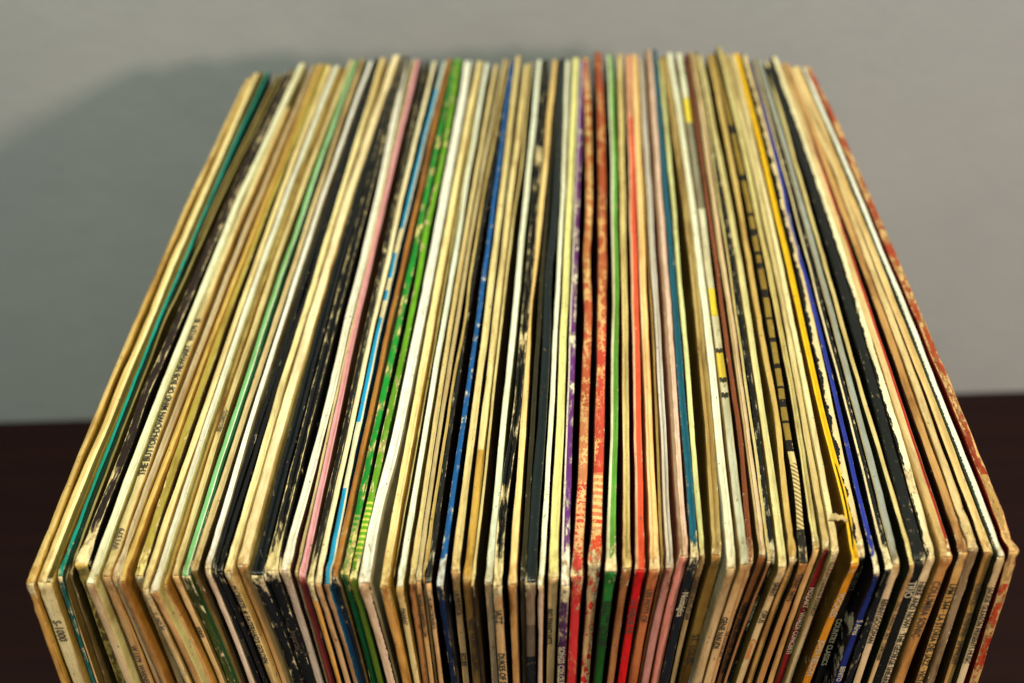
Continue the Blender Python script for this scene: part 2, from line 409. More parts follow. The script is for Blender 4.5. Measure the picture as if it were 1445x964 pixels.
S((703.7, 708), (644.5, 651.5), (610.7, 618), 622, 823, 86, 'speckled black sleeve whose spine is tan with smudged black letters', C(26, 29, 27), **{**BLK, 'wear': 0.42}, spine=C(220, 172, 108), face=C(40, 28, 18), text=[('EL LIBRO DE MUSICA', 'spine', 0.006, 0.0028, INK)])
S((709, 715.5), (661.5, 669), (628, 638), 642, 827, 83, 'royal blue sleeve flecked with white and a navy spine', C(20, 84, 142), wear=0.56, wear_col=C(196, 196, 178), chip=(300, 160), edge=0.04, gloss=0.5, spine=C(18, 32, 58), face=C(12, 20, 34), stain=0.1, spine_kw=dict(wear=0.38), corner=0.6)
S((717, 725.5), (673, 684), (643, 656), 658, 814, 75, 'smooth pale sand sleeve next to the royal blue one', C(236, 214, 152), spine=C(222, 172, 110), face=C(28, 24, 18), stain=0.2, text=[('LA MUSICA', 'spine', 0.008, 0.0028, GINK), ('ECUES', 'spine', 0.036, 0.0028, INK)])
S((729, 737.5), (687, 696.5), (659.5, 673.5), 672, 822, 88, 'golden tan sleeve darkening to brown at its front corner', C(214, 184, 106), along=[(0, C(200, 154, 62)), (0.052, C(228, 204, 134))], spine=C(198, 144, 76), stain=0.6, face=C(160, 130, 60), text=[('JAZZ  NUEVO DEL RIO', 'spine', 0.016, 0.0028, GINK)])
S((738.5, 741.5), (699, 701.8), (674, 677.3), 680, 822, 88, 'thin cream edge in front of a wide black gap', C(226, 204, 138), spine=C(40, 30, 20), face=C(58, 44, 22), T=0.0010)
S((749, 757.5), (714, 723.5), (690, 702), 698, 823, 78, 'ghostly white sleeve with a faint green cast beside the flaking black one', C(236, 236, 204), stain=0.08, spine=C(206, 172, 128), face=C(84, 86, 58))
S((758.5, 770), (729.5, 740.5), (704, 720.5), 711, 822, 78, 'black sleeve with a big cream flake near the middle of its top', BLACK, wear=0.48, wear_col=C(228, 202, 140), chip=(260, 60), gloss=0.5, stain=0.1, spine=C(206, 166, 108), edge=0.16, text=[('JAZZ', 'spine', 0.010, 0.0034, INK), ('DUKES OF DIXIELAND', 'spine', 0.029, 0.0030, INK)], spots=[(0.238, 0.006, 0.3), (0.035, 0.004, 0.2), (0.003, 0.006, 0.3), (0.11, 0.004, 0.16)])
S((771.5, 778.5), (741, 749), (721, 735), 727, 822, 78, 'golden cream sleeve with a stained brown spine beside the flaking black one', C(232, 202, 130), spine=C(188, 136, 72), face=C(70, 56, 30), stain=0.3, spine_kw=dict(stain=0.8))
S((779.5, 785), (752, 760), (738, 745.5), 739, 822, 80, 'dim olive brown sleeve, low between golden cream and slate black', C(56, 50, 30), spine=C(90, 72, 46), face=C(20, 24, 24), dz=-0.002)
S((785.5, 793.5), (762, 776), (746.5, 760), 749, 822, 80, 'slate black sleeve with a greyish plastic-wrapped front corner', C(26, 36, 37), **{**BLK, 'wear': 0.08, 'gloss': 0.6}, spine=C(96, 82, 62), spine_kw=dict(along=[(0, C(150, 128, 98)), (0.018, C(110, 94, 72)), (0.032, C(28, 28, 28))], wear=0.2), flare=0.35)
S((795, 801), (778.5, 785), (763.5, 773.5), 761, 824, 78, 'narrow ivory sleeve next to the slate black one', C(244, 236, 196), stain=0.08, spine=C(206, 172, 132), face=C(38, 30, 20), rough=0.5)
S((804.5, 813), (787.5, 799), (776, 791.5), 775, 820, 76, 'lemon cream sleeve beside the purple one', C(242, 228, 152), stain=0.15, spine=C(226, 182, 116), face=C(60, 40, 26), text=[('BIG PIANO HITS', 'spine', 0.013, 0.0022, INK, -0.0006)])
S((815, 822), (800.5, 812), (793.5, 806), 791, 823, 75, 'purple sleeve chipped with white and edged by a pale line', C(96, 40, 106), across=[(0, C(228, 214, 190)), (0.24, C(100, 40, 108))], wear=0.66, wear_col=C(232, 214, 176), chip=(260, 90), edge=0.04, spine=C(74, 34, 74), face=C(40, 22, 16), stain=0.1, corner=0.6, text=[('SONGS COLOUR', 'spine', 0.029, 0.0026, WINK, 0, True)][:0] + [('SONGS COLOUR', 'spine', 0.026, 0.0026, WINK)])
S((825, 834), (821.5, 833.5), (810, 827), 807, 808, 73, 'mottled red and cream sleeve next to the purple one', C(186, 92, 44), along=[(0, C(200, 62, 50)), (0.035, C(206, 128, 80)), (0.07, C(188, 88, 52)), (0.14, C(190, 112, 58)), (0.2, C(176, 96, 44))], marble=(C(230, 190, 120), 130, 0.16), stripes=(0.012, 0.03, C(228, 170, 112), 0.0024), wear=0.35, spine=C(206, 48, 44), face=C(84, 24, 16), rough=0.6, flare=0.4, spine_kw=dict(marble=(C(222, 172, 112), 230, 0.20), wear=0.35))
S((842, 853), (841, 855), (832, 851), 824, 792, 73, 'deep red marbled sleeve with a shredded spine, before the green ones', C(196, 76, 40), along=[(0, C(204, 70, 38)), (0.016, C(210, 120, 74)), (0.035, C(194, 66, 44)), (0.11, C(176, 84, 46)), (0.2, C(160, 70, 28))], marble=(C(226, 176, 104), 120, 0.20), stripes=(0.012, 0.036, C(234, 190, 120), 0.0028), wear=0.35, spine=C(206, 44, 36), face=C(70, 20, 14), rough=0.9, flare=0.3, spine_kw=dict(marble=(C(226, 184, 120), 260, 0.10), wear=0.5))
S((859, 869.5), (862, 873.5), (857, 872.5), 841, 811, 75, 'leaf green sleeve with a pale line on top and a vivid green spine', C(104, 164, 56), across=[(0, C(222, 220, 176)), (0.34, C(104, 164, 56))], spine=C(34, 110, 34), face=C(14, 22, 12), wear=0.28, flare=0.45, corner=0.6, text=[('REALITY ACT OF', 'spine', 0.012, 0.0040, INK)], spine_kw=dict(wear=0.15))
S((872.5, 881), (877.5, 887), (877.5, 891), 858, 807, 76, 'cream sleeve with dark pinholes and a brown spine beside the leaf green one', C(234, 206, 140), spine=C(166, 108, 58), face=C(84, 34, 18), stain=0.3, gloss=0.5, flare=0.35)
S((884.5, 893.5), (892, 904.5), (894.5, 910), 875, 806, 73, 'vermilion red sleeve with a pale fold and a bright red spine', C(228, 92, 56), across=[(0, C(214, 170, 124)), (0.30, C(230, 88, 52))], along=[(0, C(230, 88, 52)), (0.265, C(222, 150, 104))], along_mask=(0.30, 2), wear=0.25, spine=C(200, 20, 16), face=C(76, 18, 12), gloss=0.55, flare=0.3, text=[('LO MEJOR DE', 'spine', 0.012, 0.0036, GINK)], spine_kw=dict(wear=0.1))
S((894.5, 902.5), (907, 918), (914.5, 929.5), 891, 803, 74, 'peach coloured sleeve with a copper spine', C(244, 196, 122), across=[(0, C(240, 206, 146)), (0.30, C(236, 170, 96)), (0.5, C(246, 200, 126))], spine=C(186, 104, 54), face=C(170, 90, 46), stain=0.25, text=[('LES MOTS OF', 'spine', 0.008, 0.0026, GINK)])
S((903.3, 905), (921.5, 925.5), (930.5, 935.5), 898, 803, 78, 'slim olive sleeve squeezed between the peach and the lilac white ones', C(178, 150, 84), spine=C(150, 96, 56), face=C(100, 60, 30), dz=-0.002)
S((905.5, 914.5), (926, 935.5), (937.5, 948.5), 908, 802, 80, 'lilac white sleeve with a mauve plastic-wrapped spine', C(220, 204, 196), stain=0.15, spine=C(186, 124, 104), face=C(110, 74, 60), spine_kw=dict(wear=0.2, gloss=0.6), slim=-0.12)
S((918.5, 926.5), (941, 953.5), (955, 971), 920, 788, 68, 'pale rose sleeve with a torn grey-brown edge', C(226, 184, 156), across=[(0, C(150, 124, 92)), (0.42, C(232, 192, 164))], jag=0.35, jag_scale=160, spine=C(222, 140, 116), face=C(150, 100, 80), stain=0.2, rough=0.7)
S((928, 935), (954.5, 965), (971, 984), 932, 786, 74, 'dark petrol blue sleeve with a rubbed front corner', C(22, 86, 108), wear=0.28, spine=C(24, 26, 30), face=C(10, 24, 30), stain=0.1, gloss=0.45, corner=0.5, text=[('Nostalgica', 'spine', 0.014, 0.0044, WINK)])
S((935.5, 943), (965.5, 974), (984.5, 993), 946, 793, 85, 'celery cream sleeve whose spine carries closely set black capitals', C(212, 208, 146), spine=C(170, 140, 88), face=C(84, 70, 24), text=[('CAPHERES SATELLITE JAMI', 'spine', 0.0085, 0.0034, INK, 0, False, 0.95)])
S((948, 954), (987.5, 998.5), (1001.5, 1021), 965, 790, 80, 'fat olive tan sleeve with a wide stained spine', C(178, 150, 84), stain=0.7, spine=C(184, 136, 62), face=C(96, 76, 26), spine_kw=dict(stain=0.7), text=[('ST. LOUIS', 'spine', 0.034, 0.0032, GINK)], rough=0.5, slim=-0.12)
S((954.8, 965.5), (999, 1010), (1021, 1034.5), 980, 800, 73, 'clean ivory sleeve with a blank top beside the fat olive tan one', C(250, 242, 200), stain=0.05, wear=0.1, spine=C(216, 184, 128), face=C(206, 190, 130), spine_kw=dict(stain=0.4), slim=-0.12)
S((967, 977), (1012, 1024.5), (1039, 1052.5), 993, 792, 72, 'greyish white sleeve with yellow blocks ruled off by short black lines', C(216, 212, 172), along=[(0, C(196, 192, 158)), (0.0705, C(60, 60, 50)), (0.0722, C(226, 222, 186)), (0.0785, C(60, 60, 50)), (0.0802, C(240, 218, 74)), (0.094, C(60, 60, 50)), (0.0957, C(226, 222, 184)), (0.114, C(240, 216, 60)), (0.131, C(222, 216, 180)), (0.185, C(140, 132, 104)), (0.257, C(236, 210, 60)), (0.280, C(230, 224, 184))], spine=C(206, 166, 106), face=C(120, 100, 56), wear=0.15, text=[('GENE NAUDI', 'spine', 0.022, 0.0024, INK, -0.0004), ('\u25ae', 'spine', 0.012, 0.003, 'yellow'), ('\u25ae', 'spine', 0.034, 0.003, 'yellow')][:1])
S((978.5, 985.5), (1027, 1034.5), (1057.5, 1066), 1000, 800, 74, 'reddish brown sleeve between the yellow-blocked one and a pinkish beige one', C(126, 66, 36), wear=0.34, wear_col=C(196, 150, 104), spine=C(196, 150, 92), face=C(44, 26, 16), gloss=0.5, text=[('THE GOLDEN HITS', 'spine', 0.030, 0.0026, 'brown')])
S((986.5, 994.5), (1036, 1045.5), (1067, 1078), 1009, 790, 76, 'pinkish beige sleeve folded double with a copper brown lettered spine', C(218, 184, 136), across=[(0, C(190, 164, 108)), (0.30, C(112, 88, 50)), (0.40, C(222, 186, 138))], spine=C(182, 112, 62), face=C(70, 50, 28), text=[('HARRY JAMES AND HIS ORCHESTRA', 'spine', 0.0195, 0.0028, INK)])
S((995, 998), (1048, 1050.5), (1079, 1082.7), 1017, 792, 78, 'thin cream strip of a sleeve before the specked black one', C(206, 186, 122), spine=C(170, 118, 70), face=C(24, 26, 20), T=0.0010)
S((998.2, 1001.5), (1051, 1060), (1083, 1090), 1024, 794, 78, 'specked black sleeve with pale grey lettering down its spine', C(20, 22, 20), wear=0.50, wear_col=C(216, 198, 150), gloss=0.5, stain=0.1, spine=C(22, 21, 19), chip=(320, 110), text=[('LES LUTHIERS', 'spine', 0.018, 0.0030, WINK)])
S((1002, 1010.5), (1062.5, 1070.5), (1091, 1106), 1037, 799, 76, 'wood-grained cream sleeve with orange script on its grimy spine', C(228, 212, 146), spine=C(206, 172, 112), face=C(96, 80, 36), stain=0.35, text=[('SPIRIT', 'spine', 0.006, 0.0036, INK), ('OPUS', 'spine', 0.018, 0.0034, INK), ('Carnaval', 'spine', 0.031, 0.0050, 'orange')])
S((1016.5, 1024), (1078, 1084.8), (1108.5, 1122.5), 1053, 794, 75, 'ochre sleeve with a crinkled worn spine beside the gold and black banded one', C(206, 176, 100), spine=C(196, 146, 76), face=C(88, 70, 26), stain=0.4, rough=0.9, spine_kw=dict(stain=0.8, wear=0.4))
S((1025.5, 1034), (1093, 1101.5), (1122.5, 1136.5), 1067, 792, 75, 'gold sleeve ruled with black bands, finely hatched near its front', C(176, 142, 48), along=[(0, C(30, 26, 18)), (0.012, C(206, 180, 116))] + [(p, c) for a, w in ((0.044, 0.0045), (0.057, 0.0016), (0.0655, 0.0022), (0.0735, 0.0014), (0.084, 0.0026), (0.098, 0.002), (0.111, 0.0014), (0.125, 0.0036), (0.143, 0.0022), (0.152, 0.0016), (0.165, 0.003), (0.178, 0.002), (0.206, 0.004), (0.246, 0.005)) for p, c in ((a, C(26, 22, 16)), (a + w * 1.35, C(140, 112, 40)))], stripes=(0.013, 0.040, C(120, 98, 54), 0.0018, 3.0), jag=0.1, edge=0.16, spine=C(176, 122, 62), face=C(40, 32, 12), wear=0.22, text=[('TONY  HITS', 'spine', 0.004, 0.0034, INK)], spine_kw=dict(wear=0.35, wear_col=C(60, 40, 22)))
S((1036.5, 1043), (1108, 1114.3), (1143.5, 1157), 1082, 783, 66, 'cream sleeve with a grey bruise at its front, beside a deep black gap', C(224, 204, 136), spine=C(222, 174, 104), face=C(30, 26, 14), stain=0.5, rough=0.5)
S((1043.3, 1052), (1117.5, 1126), (1157.3, 1168.5), 1094, 776, 75, 'soft beige sleeve with a maroon spine lettered in cream', C(214, 190, 134), spine=C(126, 24, 20), face=C(110, 92, 46), stain=0.4, rough=0.7, text=[('MOZART \u00b7 VIVALDI CONCERTI', 'spine', 0.016, 0.0032, WINK)], spine_kw=dict(wear=0.15), slim=-0.15)
S((1052.5, 1059), (1126.5, 1134.5), (1169, 1180.5), 1105, 785, 77, 'pale cream sleeve with a peeled curl of paper near its front', C(238, 222, 166), spine=C(196, 164, 112), face=C(180, 150, 90), rough=0.6, text=[('ELLA FITZGERALD KENNEDY', 'spine', 0.004, 0.0032, INK)], tears=[(0.013, 0.5, 0.0030, 0.0012, -0.5, C(222, 192, 128))])
S((1060, 1068), (1141, 1149.3), (1189.5, 1198), 1130, 799, 77, 'bright sunflower yellow sleeve with a wide ochre spine', C(244, 190, 30), spine=C(206, 132, 24), face=C(84, 58, 16), stain=0.1, wear=0.12, text=[('VOCALES', 'spine', 0.012, 0.0040, WINK), ('JOHN NELSON', 'spine', 0.033, 0.0040, WINK)], spine_kw=dict(wear=0.1), T=0.0023, slim=-0.2)
S((1069.5, 1079), (1153.5, 1164.8), (1201.5, 1217), 1153, 795, 80, 'black sleeve flayed to raw cream along its whole top, beside the yellow one', C(28, 25, 22), across=[(0, C(24, 21, 19)), (0.36, C(226, 200, 140))], jag=2.2, jag_scale=170, wear=0.2, spine=C(34, 24, 18), face=C(20, 16, 12), stain=0.15, rough=0.6, corner=0.55, text=[('90 5913', 'spine', 0.006, 0.0036, GINK), ('COUNTRY CLASSICS', 'spine', 0.026, 0.0030, WINK)])
S((1079.5, 1084.5), (1165.3, 1172.3), (1219.5, 1228), 1182, 812, 83, 'cobalt blue sleeve with a white front corner and white spine lettering', C(44, 58, 150), wear=0.33, wear_col=C(226, 208, 160), chip=(260, 160), spine=C(28, 40, 104), face=C(18, 14, 24), stain=0.05, corner=0.75, text=[('5 Aires', 'spine', 0.019, 0.0046, WINK), ('BENITO', 'spine', 0.040, 0.0030, WINK)], spine_kw=dict(wear=0.1), slim=-0.35)
S((1085, 1091), (1177, 1186), (1235.5, 1247), 1197, 804, 83, 'black worn sleeve with a cream border beside the cobalt blue one', C(24, 24, 22), across=[(0, C(224, 204, 150)), (0.36, C(24, 24, 22))], wear=0.45, wear_col=C(228, 206, 150), chip=(300, 190), jag=0.25, spine=C(22, 22, 24), face=C(14, 16, 20), stain=0.1, corner=0.6, spine_kw=dict(wear=0.4))
S((1092.5, 1099), (1187.5, 1200), (1248, 1259), 1212, 805, 84, 'grey linen sleeve with a bandleader name in black capitals on its spine', C(150, 152, 136), across=[(0, C(160, 144, 104)), (0.20, C(150, 152, 136))], spine=C(226, 192, 140), face=C(30, 32, 26), stain=0.15, text=[('BENNYGOODMAN', 'spine', 0.014, 0.0032, INK)])
S((1101, 1109), (1202.8, 1209), (1269, 1278), 1226, 800, 85, 'plain cream sleeve with composers listed on its spine, between grey linen and black', C(226, 206, 140), spine=C(218, 180, 120), face=C(44, 46, 24), stain=0.25, text=[('FALLA \u00b7 SURINACH \u00b7 RIETI \u00b7 COMPOSERS', 'spine', 0.015, 0.0030, INK)])
S((1109.5, 1119), (1216, 1233), (1280, 1295), 1237, 796, 95, 'broad matte black sleeve towards the bare wall end of the row', C(20, 23, 21), wear=0.26, wear_col=C(214, 196, 140), gloss=0.3, spine=C(22, 22, 18), face=C(14, 16, 14), stain=0.1, jag=0.1, text=[('TRIO', 'spine', 0.008, 0.0034, WINK)])
S((1119.5, 1129), (1233.3, 1241.5), (1295.3, 1314), 1246, 792, 82, 'ivory sleeve ripped ragged along the black one, with a slogan on its spine', C(238, 224, 172), wear=0.3, rough=1.0, spine=C(226, 196, 142), face=C(24, 26, 20), stain=0.3, text=[('HERE AND NOW! \u00b7 THE GEORGE SHEARING', 'spine', 0.010, 0.0030, INK)], spots=[(0.03, 0.006, .35)], across=[(0, C(24, 26, 22)), (0.18, C(238, 224, 172))], jag=0.9, jag_scale=190)
S((1129.5, 1136), (1242, 1257.5), (1316, 1333.5), 1264, 785, 88, 'tan sleeve with one thin crimson line along its top', C(216, 180, 116), across=[(0, C(216, 184, 122)), (0.74, C(178, 34, 38))], spine=C(206, 150, 82), face=C(160, 120, 60), stain=0.45, text=[('COLUMBIA SONIC', 'spine', 0.010, 0.0030, GINK)], spine_kw=dict(stain=0.5))
S((1137, 1144), (1264, 1276), (1342, 1357), 1301, 776, 92, 'brownish tan sleeve with a jazz history title on its spine', C(196, 150, 82), stain=0.7, spine=C(216, 170, 94), face=C(40, 16, 10), rough=0.7, text=[('LPM 1.344 \u00b7 LA STORIA DEL JAZZ \u00b7 VICTOR', 'spine', 0.013, 0.0030, INK)])
S((1145, 1151.5), (1277.5, 1288), (1358, 1374.5), 1317, 777, 93, 'cream sleeve with a frayed front corner and a blank greyish spine', C(222, 192, 132), spine=C(146, 120, 82), face=C(120, 90, 46), stain=0.4, rough=0.9, wear=0.4, flare=0.4)
S((1152, 1160), (1290, 1302), (1376, 1391), 1343, 787, 93, 'straw coloured sleeve next to the white one with the black sawtooth line', C(226, 196, 124), spine=C(206, 160, 88), face=C(50, 38, 18), stain=0.25, text=[('CAPITOL  \u00b7  SUNSHINE \u00b7 SIMPHONY', 'spine', 0.013, 0.0028, GINK)])
S((1160.5, 1169.5), (1302.5, 1314.5), (1391.3, 1404.7), 1358, 793, 93, 'white sleeve with a black sawtooth line along one side of its top', C(226, 218, 190), across=[(0, C(44, 56, 36)), (0.27, C(230, 224, 196))], jag=0.5, jag_scale=1500, wear=0.1, stain=0.05, spine=C(214, 186, 132), face=C(30, 40, 24), text=[('JACKIE GLEASON PRESENTS MUSIC', 'spine', 0.0125, 0.0031, INK)])
S((1170.5, 1178.5), (1320.5, 1333.5), (1412, 1428), 1381, 785, 92, 'outermost orange red sleeve with a split, peeling spine at the bare wall end', C(160, 60, 26), along=[(0, C(196, 160, 96)), (0.03, C(160, 60, 26))], wear=0.80, wear_col=C(206, 160, 96), chip=(200, 80), spine=C(190, 60, 28), face=C(120, 26, 12), rough=1.6, flare=0.3, stain=0.4, spine_kw=dict(wear=0.78, wear_col=C(206, 160, 90), chip=(130, 80)))


mats_print = {
    INK: flat_material('dark_ink', (0.018, 0.014, 0.011, 1)),
    WINK: flat_material('pale_ink', (0.50, 0.42, 0.28, 1)),
    GINK: flat_material('faded_ink', (0.075, 0.05, 0.03, 1)),
    'yellow': flat_material('yellow_ink', (0.75, 0.50, 0.02, 1)),
    'orange': flat_material('orange_ink', (0.66, 0.20, 0.03, 1)),
    'brown': flat_material('brown_ink', (0.11, 0.045, 0.02, 1)),
}
tear_mat = None


def nz(a, b, c=0.0):
    return noise.noise(Vector((a, b, c)))


# geometry of every sleeve first: where it stands, how it bends and leans
for i, s in enumerate(SP):
    rnd = random.Random(100 + i)
    h = H + s.get('dz', -0.0012 * rnd.random())
    s['h'] = h
    xs = []
    for key, v in (('e170', 170), ('e520', 520), ('e750', 750)):
        l, r = s[key]
        a, b = on_z(l, v, h), on_z(r, v, h)
        xs.append(((a.y + b.y) / 2, (a.x + b.x) / 2, b.x - a.x))
    (ya, xa, wa), (yb, xb, wb), (yc, xc, wc) = xs
    s['T'] = max(0.0009, wb * 0.5 + wc * 0.5) if 'T' not in s else s['T']
    # quadratic through the three points
    def quad(Y, ya=ya, xa=xa, yb=yb, xb=xb, yc=yc, xc=xc):
        return (xa * (Y - yb) * (Y - yc) / ((ya - yb) * (ya - yc)) + xb * (Y - ya) * (Y - yc) / ((yb - ya) * (yb - yc))
                + xc * (Y - ya) * (Y - yb) / ((yc - ya) * (yc - yb)))
    s['quad'] = quad
    m170, m520, m750 = (sum(s[k]) / 2 for k in ('e170', 'e520', 'e750'))
    uf = m750 + (m750 - m520) / 230.0 * (s['vf'] - 750)
    ub = m170 + (m170 - m520) / 350.0 * (170 - s['vb'])
    y0 = on_z(uf, s['vf'], h).y
    y1 = on_z(ub, s['vb'], h).y
    y0 += random.Random(900 + i).uniform(-0.0018, 0.0018)
    s['y0'] = y0
    s['L'] = s.get('L') or min(0.332, max(0.303, y1 - y0 + random.Random(i).uniform(-.002, .004)))
    p = on_y(s['x950'], 950, y0)
    s['lean'] = (p.x - quad(y0)) / max(0.02, h - p.z)

raw = [s['lean'] for s in SP]
for i, s in enumerate(SP):
    win = [raw[j] for j in range(max(0, i - 2), min(len(raw), i + 3))]
    s['lean'] = max(-0.3, min(0.3, 0.55 * raw[i] + 0.45 * sum(win) / len(win)))
LB = 0.09
for i, s in enumerate(SP):
    rnd = random.Random(300 + i)
    s['bend'] = rnd.gauss(0, 0.0006) if rnd.random() < 0.6 else 0.0
    s['bend_y'], s['bend_w'] = rnd.uniform(0.0, 0.26), rnd.uniform(0.010, 0.035)


def warp(s, u, y, z):
    """u across (m), y from the front edge, z up -> room"""
    d = s['h'] - z
    Y = s['y0'] + y
    # below the top the sleeves straighten so that they stand side by side on the table
    x = s['quad'](Y) + u + s['lean'] * LB * (1 - math.exp(-max(0.0, d) / LB))
    x += s['bend'] * math.exp(-((y - s['bend_y']) / s['bend_w']) ** 2) * math.exp(-max(0.0, d) / 0.05)
    x += 0.00036 * nz(y * 22, s['id'] * 3.1, z * 9) + 0.00010 * nz(y * 75, s['id'] * 5.3, z * 30)
    return (x, Y, z + 0.0006)


def levels(L, front, back, step):
    a = list(front)
    b = [L - t for t in back]
    n = max(2, int((L - a[-1] - back[-1]) / step))
    mid = [a[-1] + (b[-1] - a[-1]) * k / n for k in range(1, n)]
    return a + mid + b[::-1]


def make_record(i, s):
    s['id'] = i
    T, h, L = s['T'], s['h'], s['L']
    rnd = random.Random(7 + i * 13)
    ys = levels(L, (0, .0003, .0009, .0018, .003, .0045, .0065, .009, .012, .016, .021), (0, .0006, .002, .004), 0.0065)
    zs = levels(h, (0, .0006, .002, .02, .08, .15, .21), (0, .0003, .0009, .0018, .003, .0045, .0065, .009, .012, .016, .021, .027, .034), 0.008)
    R = s.get('round', 0.0016 + 0.0016 * rnd.random())
    Rb = 0.0015 + 0.001 * rnd.random()
    rough = s.get('rough', 0.25 + 0.35 * rnd.random())
    prof = s.get('profile') or [(0, 0), (0.36, 0.0001), (0.5, s.get('crown', 0.0002 if s.get('stripes') else rnd.choice((0.00025, 0.0001, 0.0002, -0.0006, -0.0012)))), (0.64, 0.0001), (1, 0)]
    if 'profile' not in s and T > 0.0019 and not s.get('text_top') and not s.get('stripes') and 'across' not in s and rnd.random() < 0.26:
        c, w, dd = rnd.uniform(0.4, 0.6), rnd.uniform(0.06, 0.13), rnd.uniform(0.002, 0.004)
        prof = [(0, 0), (c - w - 0.05, 0.0001), (c - w, -dd), (c + w, -dd), (c + w + 0.05, 0.0001), (1, 0)]
    fl = s.get('flare', 0.0) * 0.55 + 0.10 * rnd.random() - 0.04
    slim = s.get('slim', rnd.choice((0.0, 0.0, 0.05, 0.1)))
    ny, nzl = len(ys), len(zs)

    def half(y, z, dist):
        t = min(dist / 0.0009, 1.0)
        k = 0.80 + 0.20 * math.sqrt(max(0.0, 1 - (1 - t) ** 2))
        dc = math.hypot(y, h - z)
        k *= 1 + fl * math.exp(-(dc / 0.006) ** 2) + 0.10 * nz(y * 60, i * 2.3, z * 40) + 0.06 * nz(y * 190, i * 1.3, z * 190)
        # bodies slimmer than the folded edge further down
        k *= 1 - 0.10 * min(1.0, max(0.0, dist - 0.004) / 0.02)
        k *= 1 - slim * min(1.0, max(0.0, h - z - 0.005) / 0.014)
        return T * 0.5 * k

    def shape(y, z):
        """round the two upper corners, wear the border a little"""
        for (yy, RR, sg) in ((y, R, 1), (L - y, Rb, -1)):
            if yy < RR and z > h - RR:
                a, b = (RR - yy) / RR, (z - (h - RR)) / RR
                a, b = a * math.sqrt(1 - b * b / 2), b * math.sqrt(1 - a * a / 2)
                yy2 = RR - a * RR
                y = yy2 if sg > 0 else L - yy2
                z = h - RR + b * RR
                break
        return y, z

    verts, pcs = [], []
    idx = {}

    def add(side, j, k):
        key = (side, j, k)
        if key in idx:
            return idx[key]
        y, z = ys[j], zs[k]
        dist = min(y, L - y, h - z)
        y2, z2 = shape(y, z)
        hf = half(y2, z2, dist)
        edge = max(0.0, 1 - dist / 0.004)
        dc = math.hypot(y2, h - z2)
        amp = edge * (0.00012 + rough * 0.0010 * max(0.10, math.exp(-dc / 0.012)))
        amp += edge * rough * 0.00016
        if dist == min(h - z, dist) and h - z <= min(y, L - y):
            z2 -= amp * (0.7 + nz(y2 * 160, i * 1.9 + side * .31, 3.3))
        if y <= min(h - z, L - y):
            y2 += amp * 0.6 * (0.7 + nz(z2 * 170, i * 4.7 + side * .31, 1.3))
        jit = edge * rough * (0.00012 + 0.0009 * math.exp(-dc / 0.009)) * nz(y2 * 230, z2 * 230, i * 2.2 + side)
        u = side * hf + jit
        idx[key] = len(verts)
        verts.append(warp(s, u, y2, z2))
        pcs.append((side * 1.0 * (hf / (T * 0.5)) if dist > 0 else side * 1.0, y2, z2))
        return idx[key]

    faces = []
    for side in (-1, 1):
        for j in range(ny - 1):
            for k in range(nzl - 1):
                q = (add(side, j, k), add(side, j + 1, k), add(side, j + 1, k + 1), add(side, j, k + 1))
                faces.append(q if side < 0 else q[::-1])
    # back and bottom strips close the jacket
    bot = [(j, 0) for j in range(ny)]
    bk = [(ny - 1, k) for k in range(nzl)]
    for path in (bot, bk):
        for a, b in zip(path[:-1], path[1:]):
            faces.append((idx[(-1, *a)], idx[(1, *a)], idx[(1, *b)], idx[(-1, *b)]) if path is bot else
                         (idx[(-1, *b)], idx[(-1, *a)], idx[(1, *a)], idx[(1, *b)]))
    root = bpy.data.objects.new('record_sleeve', None)
    col.objects.link(root)
    root.location = warp(s, 0, L / 2, 0)
    tag(root, s['label'], 'record', 'old records standing in a row')
    base = Vector(root.location)

    def build(name, v, f, mat, p, parent=root):
        loc = base if parent is root else Vector((0, 0, 0))
        vv = [tuple(Vector(q) - base) for q in v]
        return mesh_obj(name, vv, f, mat, parent, p)

    jt = random.Random(5000 + i)
    f = jt.uniform(0.84, 1.06)
    tint = (f * jt.uniform(0.97, 1.03), f * jt.uniform(0.96, 1.03), f * jt.uniform(0.84, 1.08))
    hue = lambda c: tuple(min(0.86, a * t) for a, t in zip(c[:3], tint)) + (1.0,)
    s['top'] = hue(s['top'])
    kw = {k: s[k] for k in ('wear', 'wear_col', 'chip', 'gloss', 'stain', 'edge', 'corner') if k in s}
    face = s.get('face')  # cover colours darkened to carry the shade seen between sleeves
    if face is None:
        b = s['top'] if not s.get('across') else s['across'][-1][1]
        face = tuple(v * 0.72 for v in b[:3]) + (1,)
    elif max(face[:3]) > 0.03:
        face = tuple(min(0.6, v * 1.6) for v in face[:3]) + (1,)  # colour lifted to stand in for light bounced into the gaps
    jm = paper_material('shaded_jacket_print', T, i + .17, face, **{**kw, 'wear': kw.get('wear', .25) * 0.2, 'stain': 0.35, 'corner': 0.06, 'edge': 0.05})
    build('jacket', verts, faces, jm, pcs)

    # the folded strips: along the top and down the front
    def strip(path, kind):
        v, p, f = [], [], []
        K = prof if kind == 'top' else [(0, 0), (0.12, 0.00012), (0.5, 0.00022), (0.88, 0.00012), (1, 0)]
        n = len(K)
        for (j, k) in path:
            a, b = Vector(verts[idx[(-1, j, k)]]), Vector(verts[idx[(1, j, k)]])
            pa, pb = Vector(pcs[idx[(-1, j, k)]]), Vector(pcs[idx[(1, j, k)]])
            y, z = ys[j], zs[k]
            fade = min(1.0, max(0.0, y - 0.002) / 0.004) if kind == 'top' else 1.0
            for (u, dz) in K:
                q = a.lerp(b, u)
                if kind == 'top':
                    q.z += dz * fade
                else:
                    q.y -= dz
                v.append(tuple(q))
                c = pa.lerp(pb, u)
                c.x = u * 2 - 1
                p.append(tuple(c))
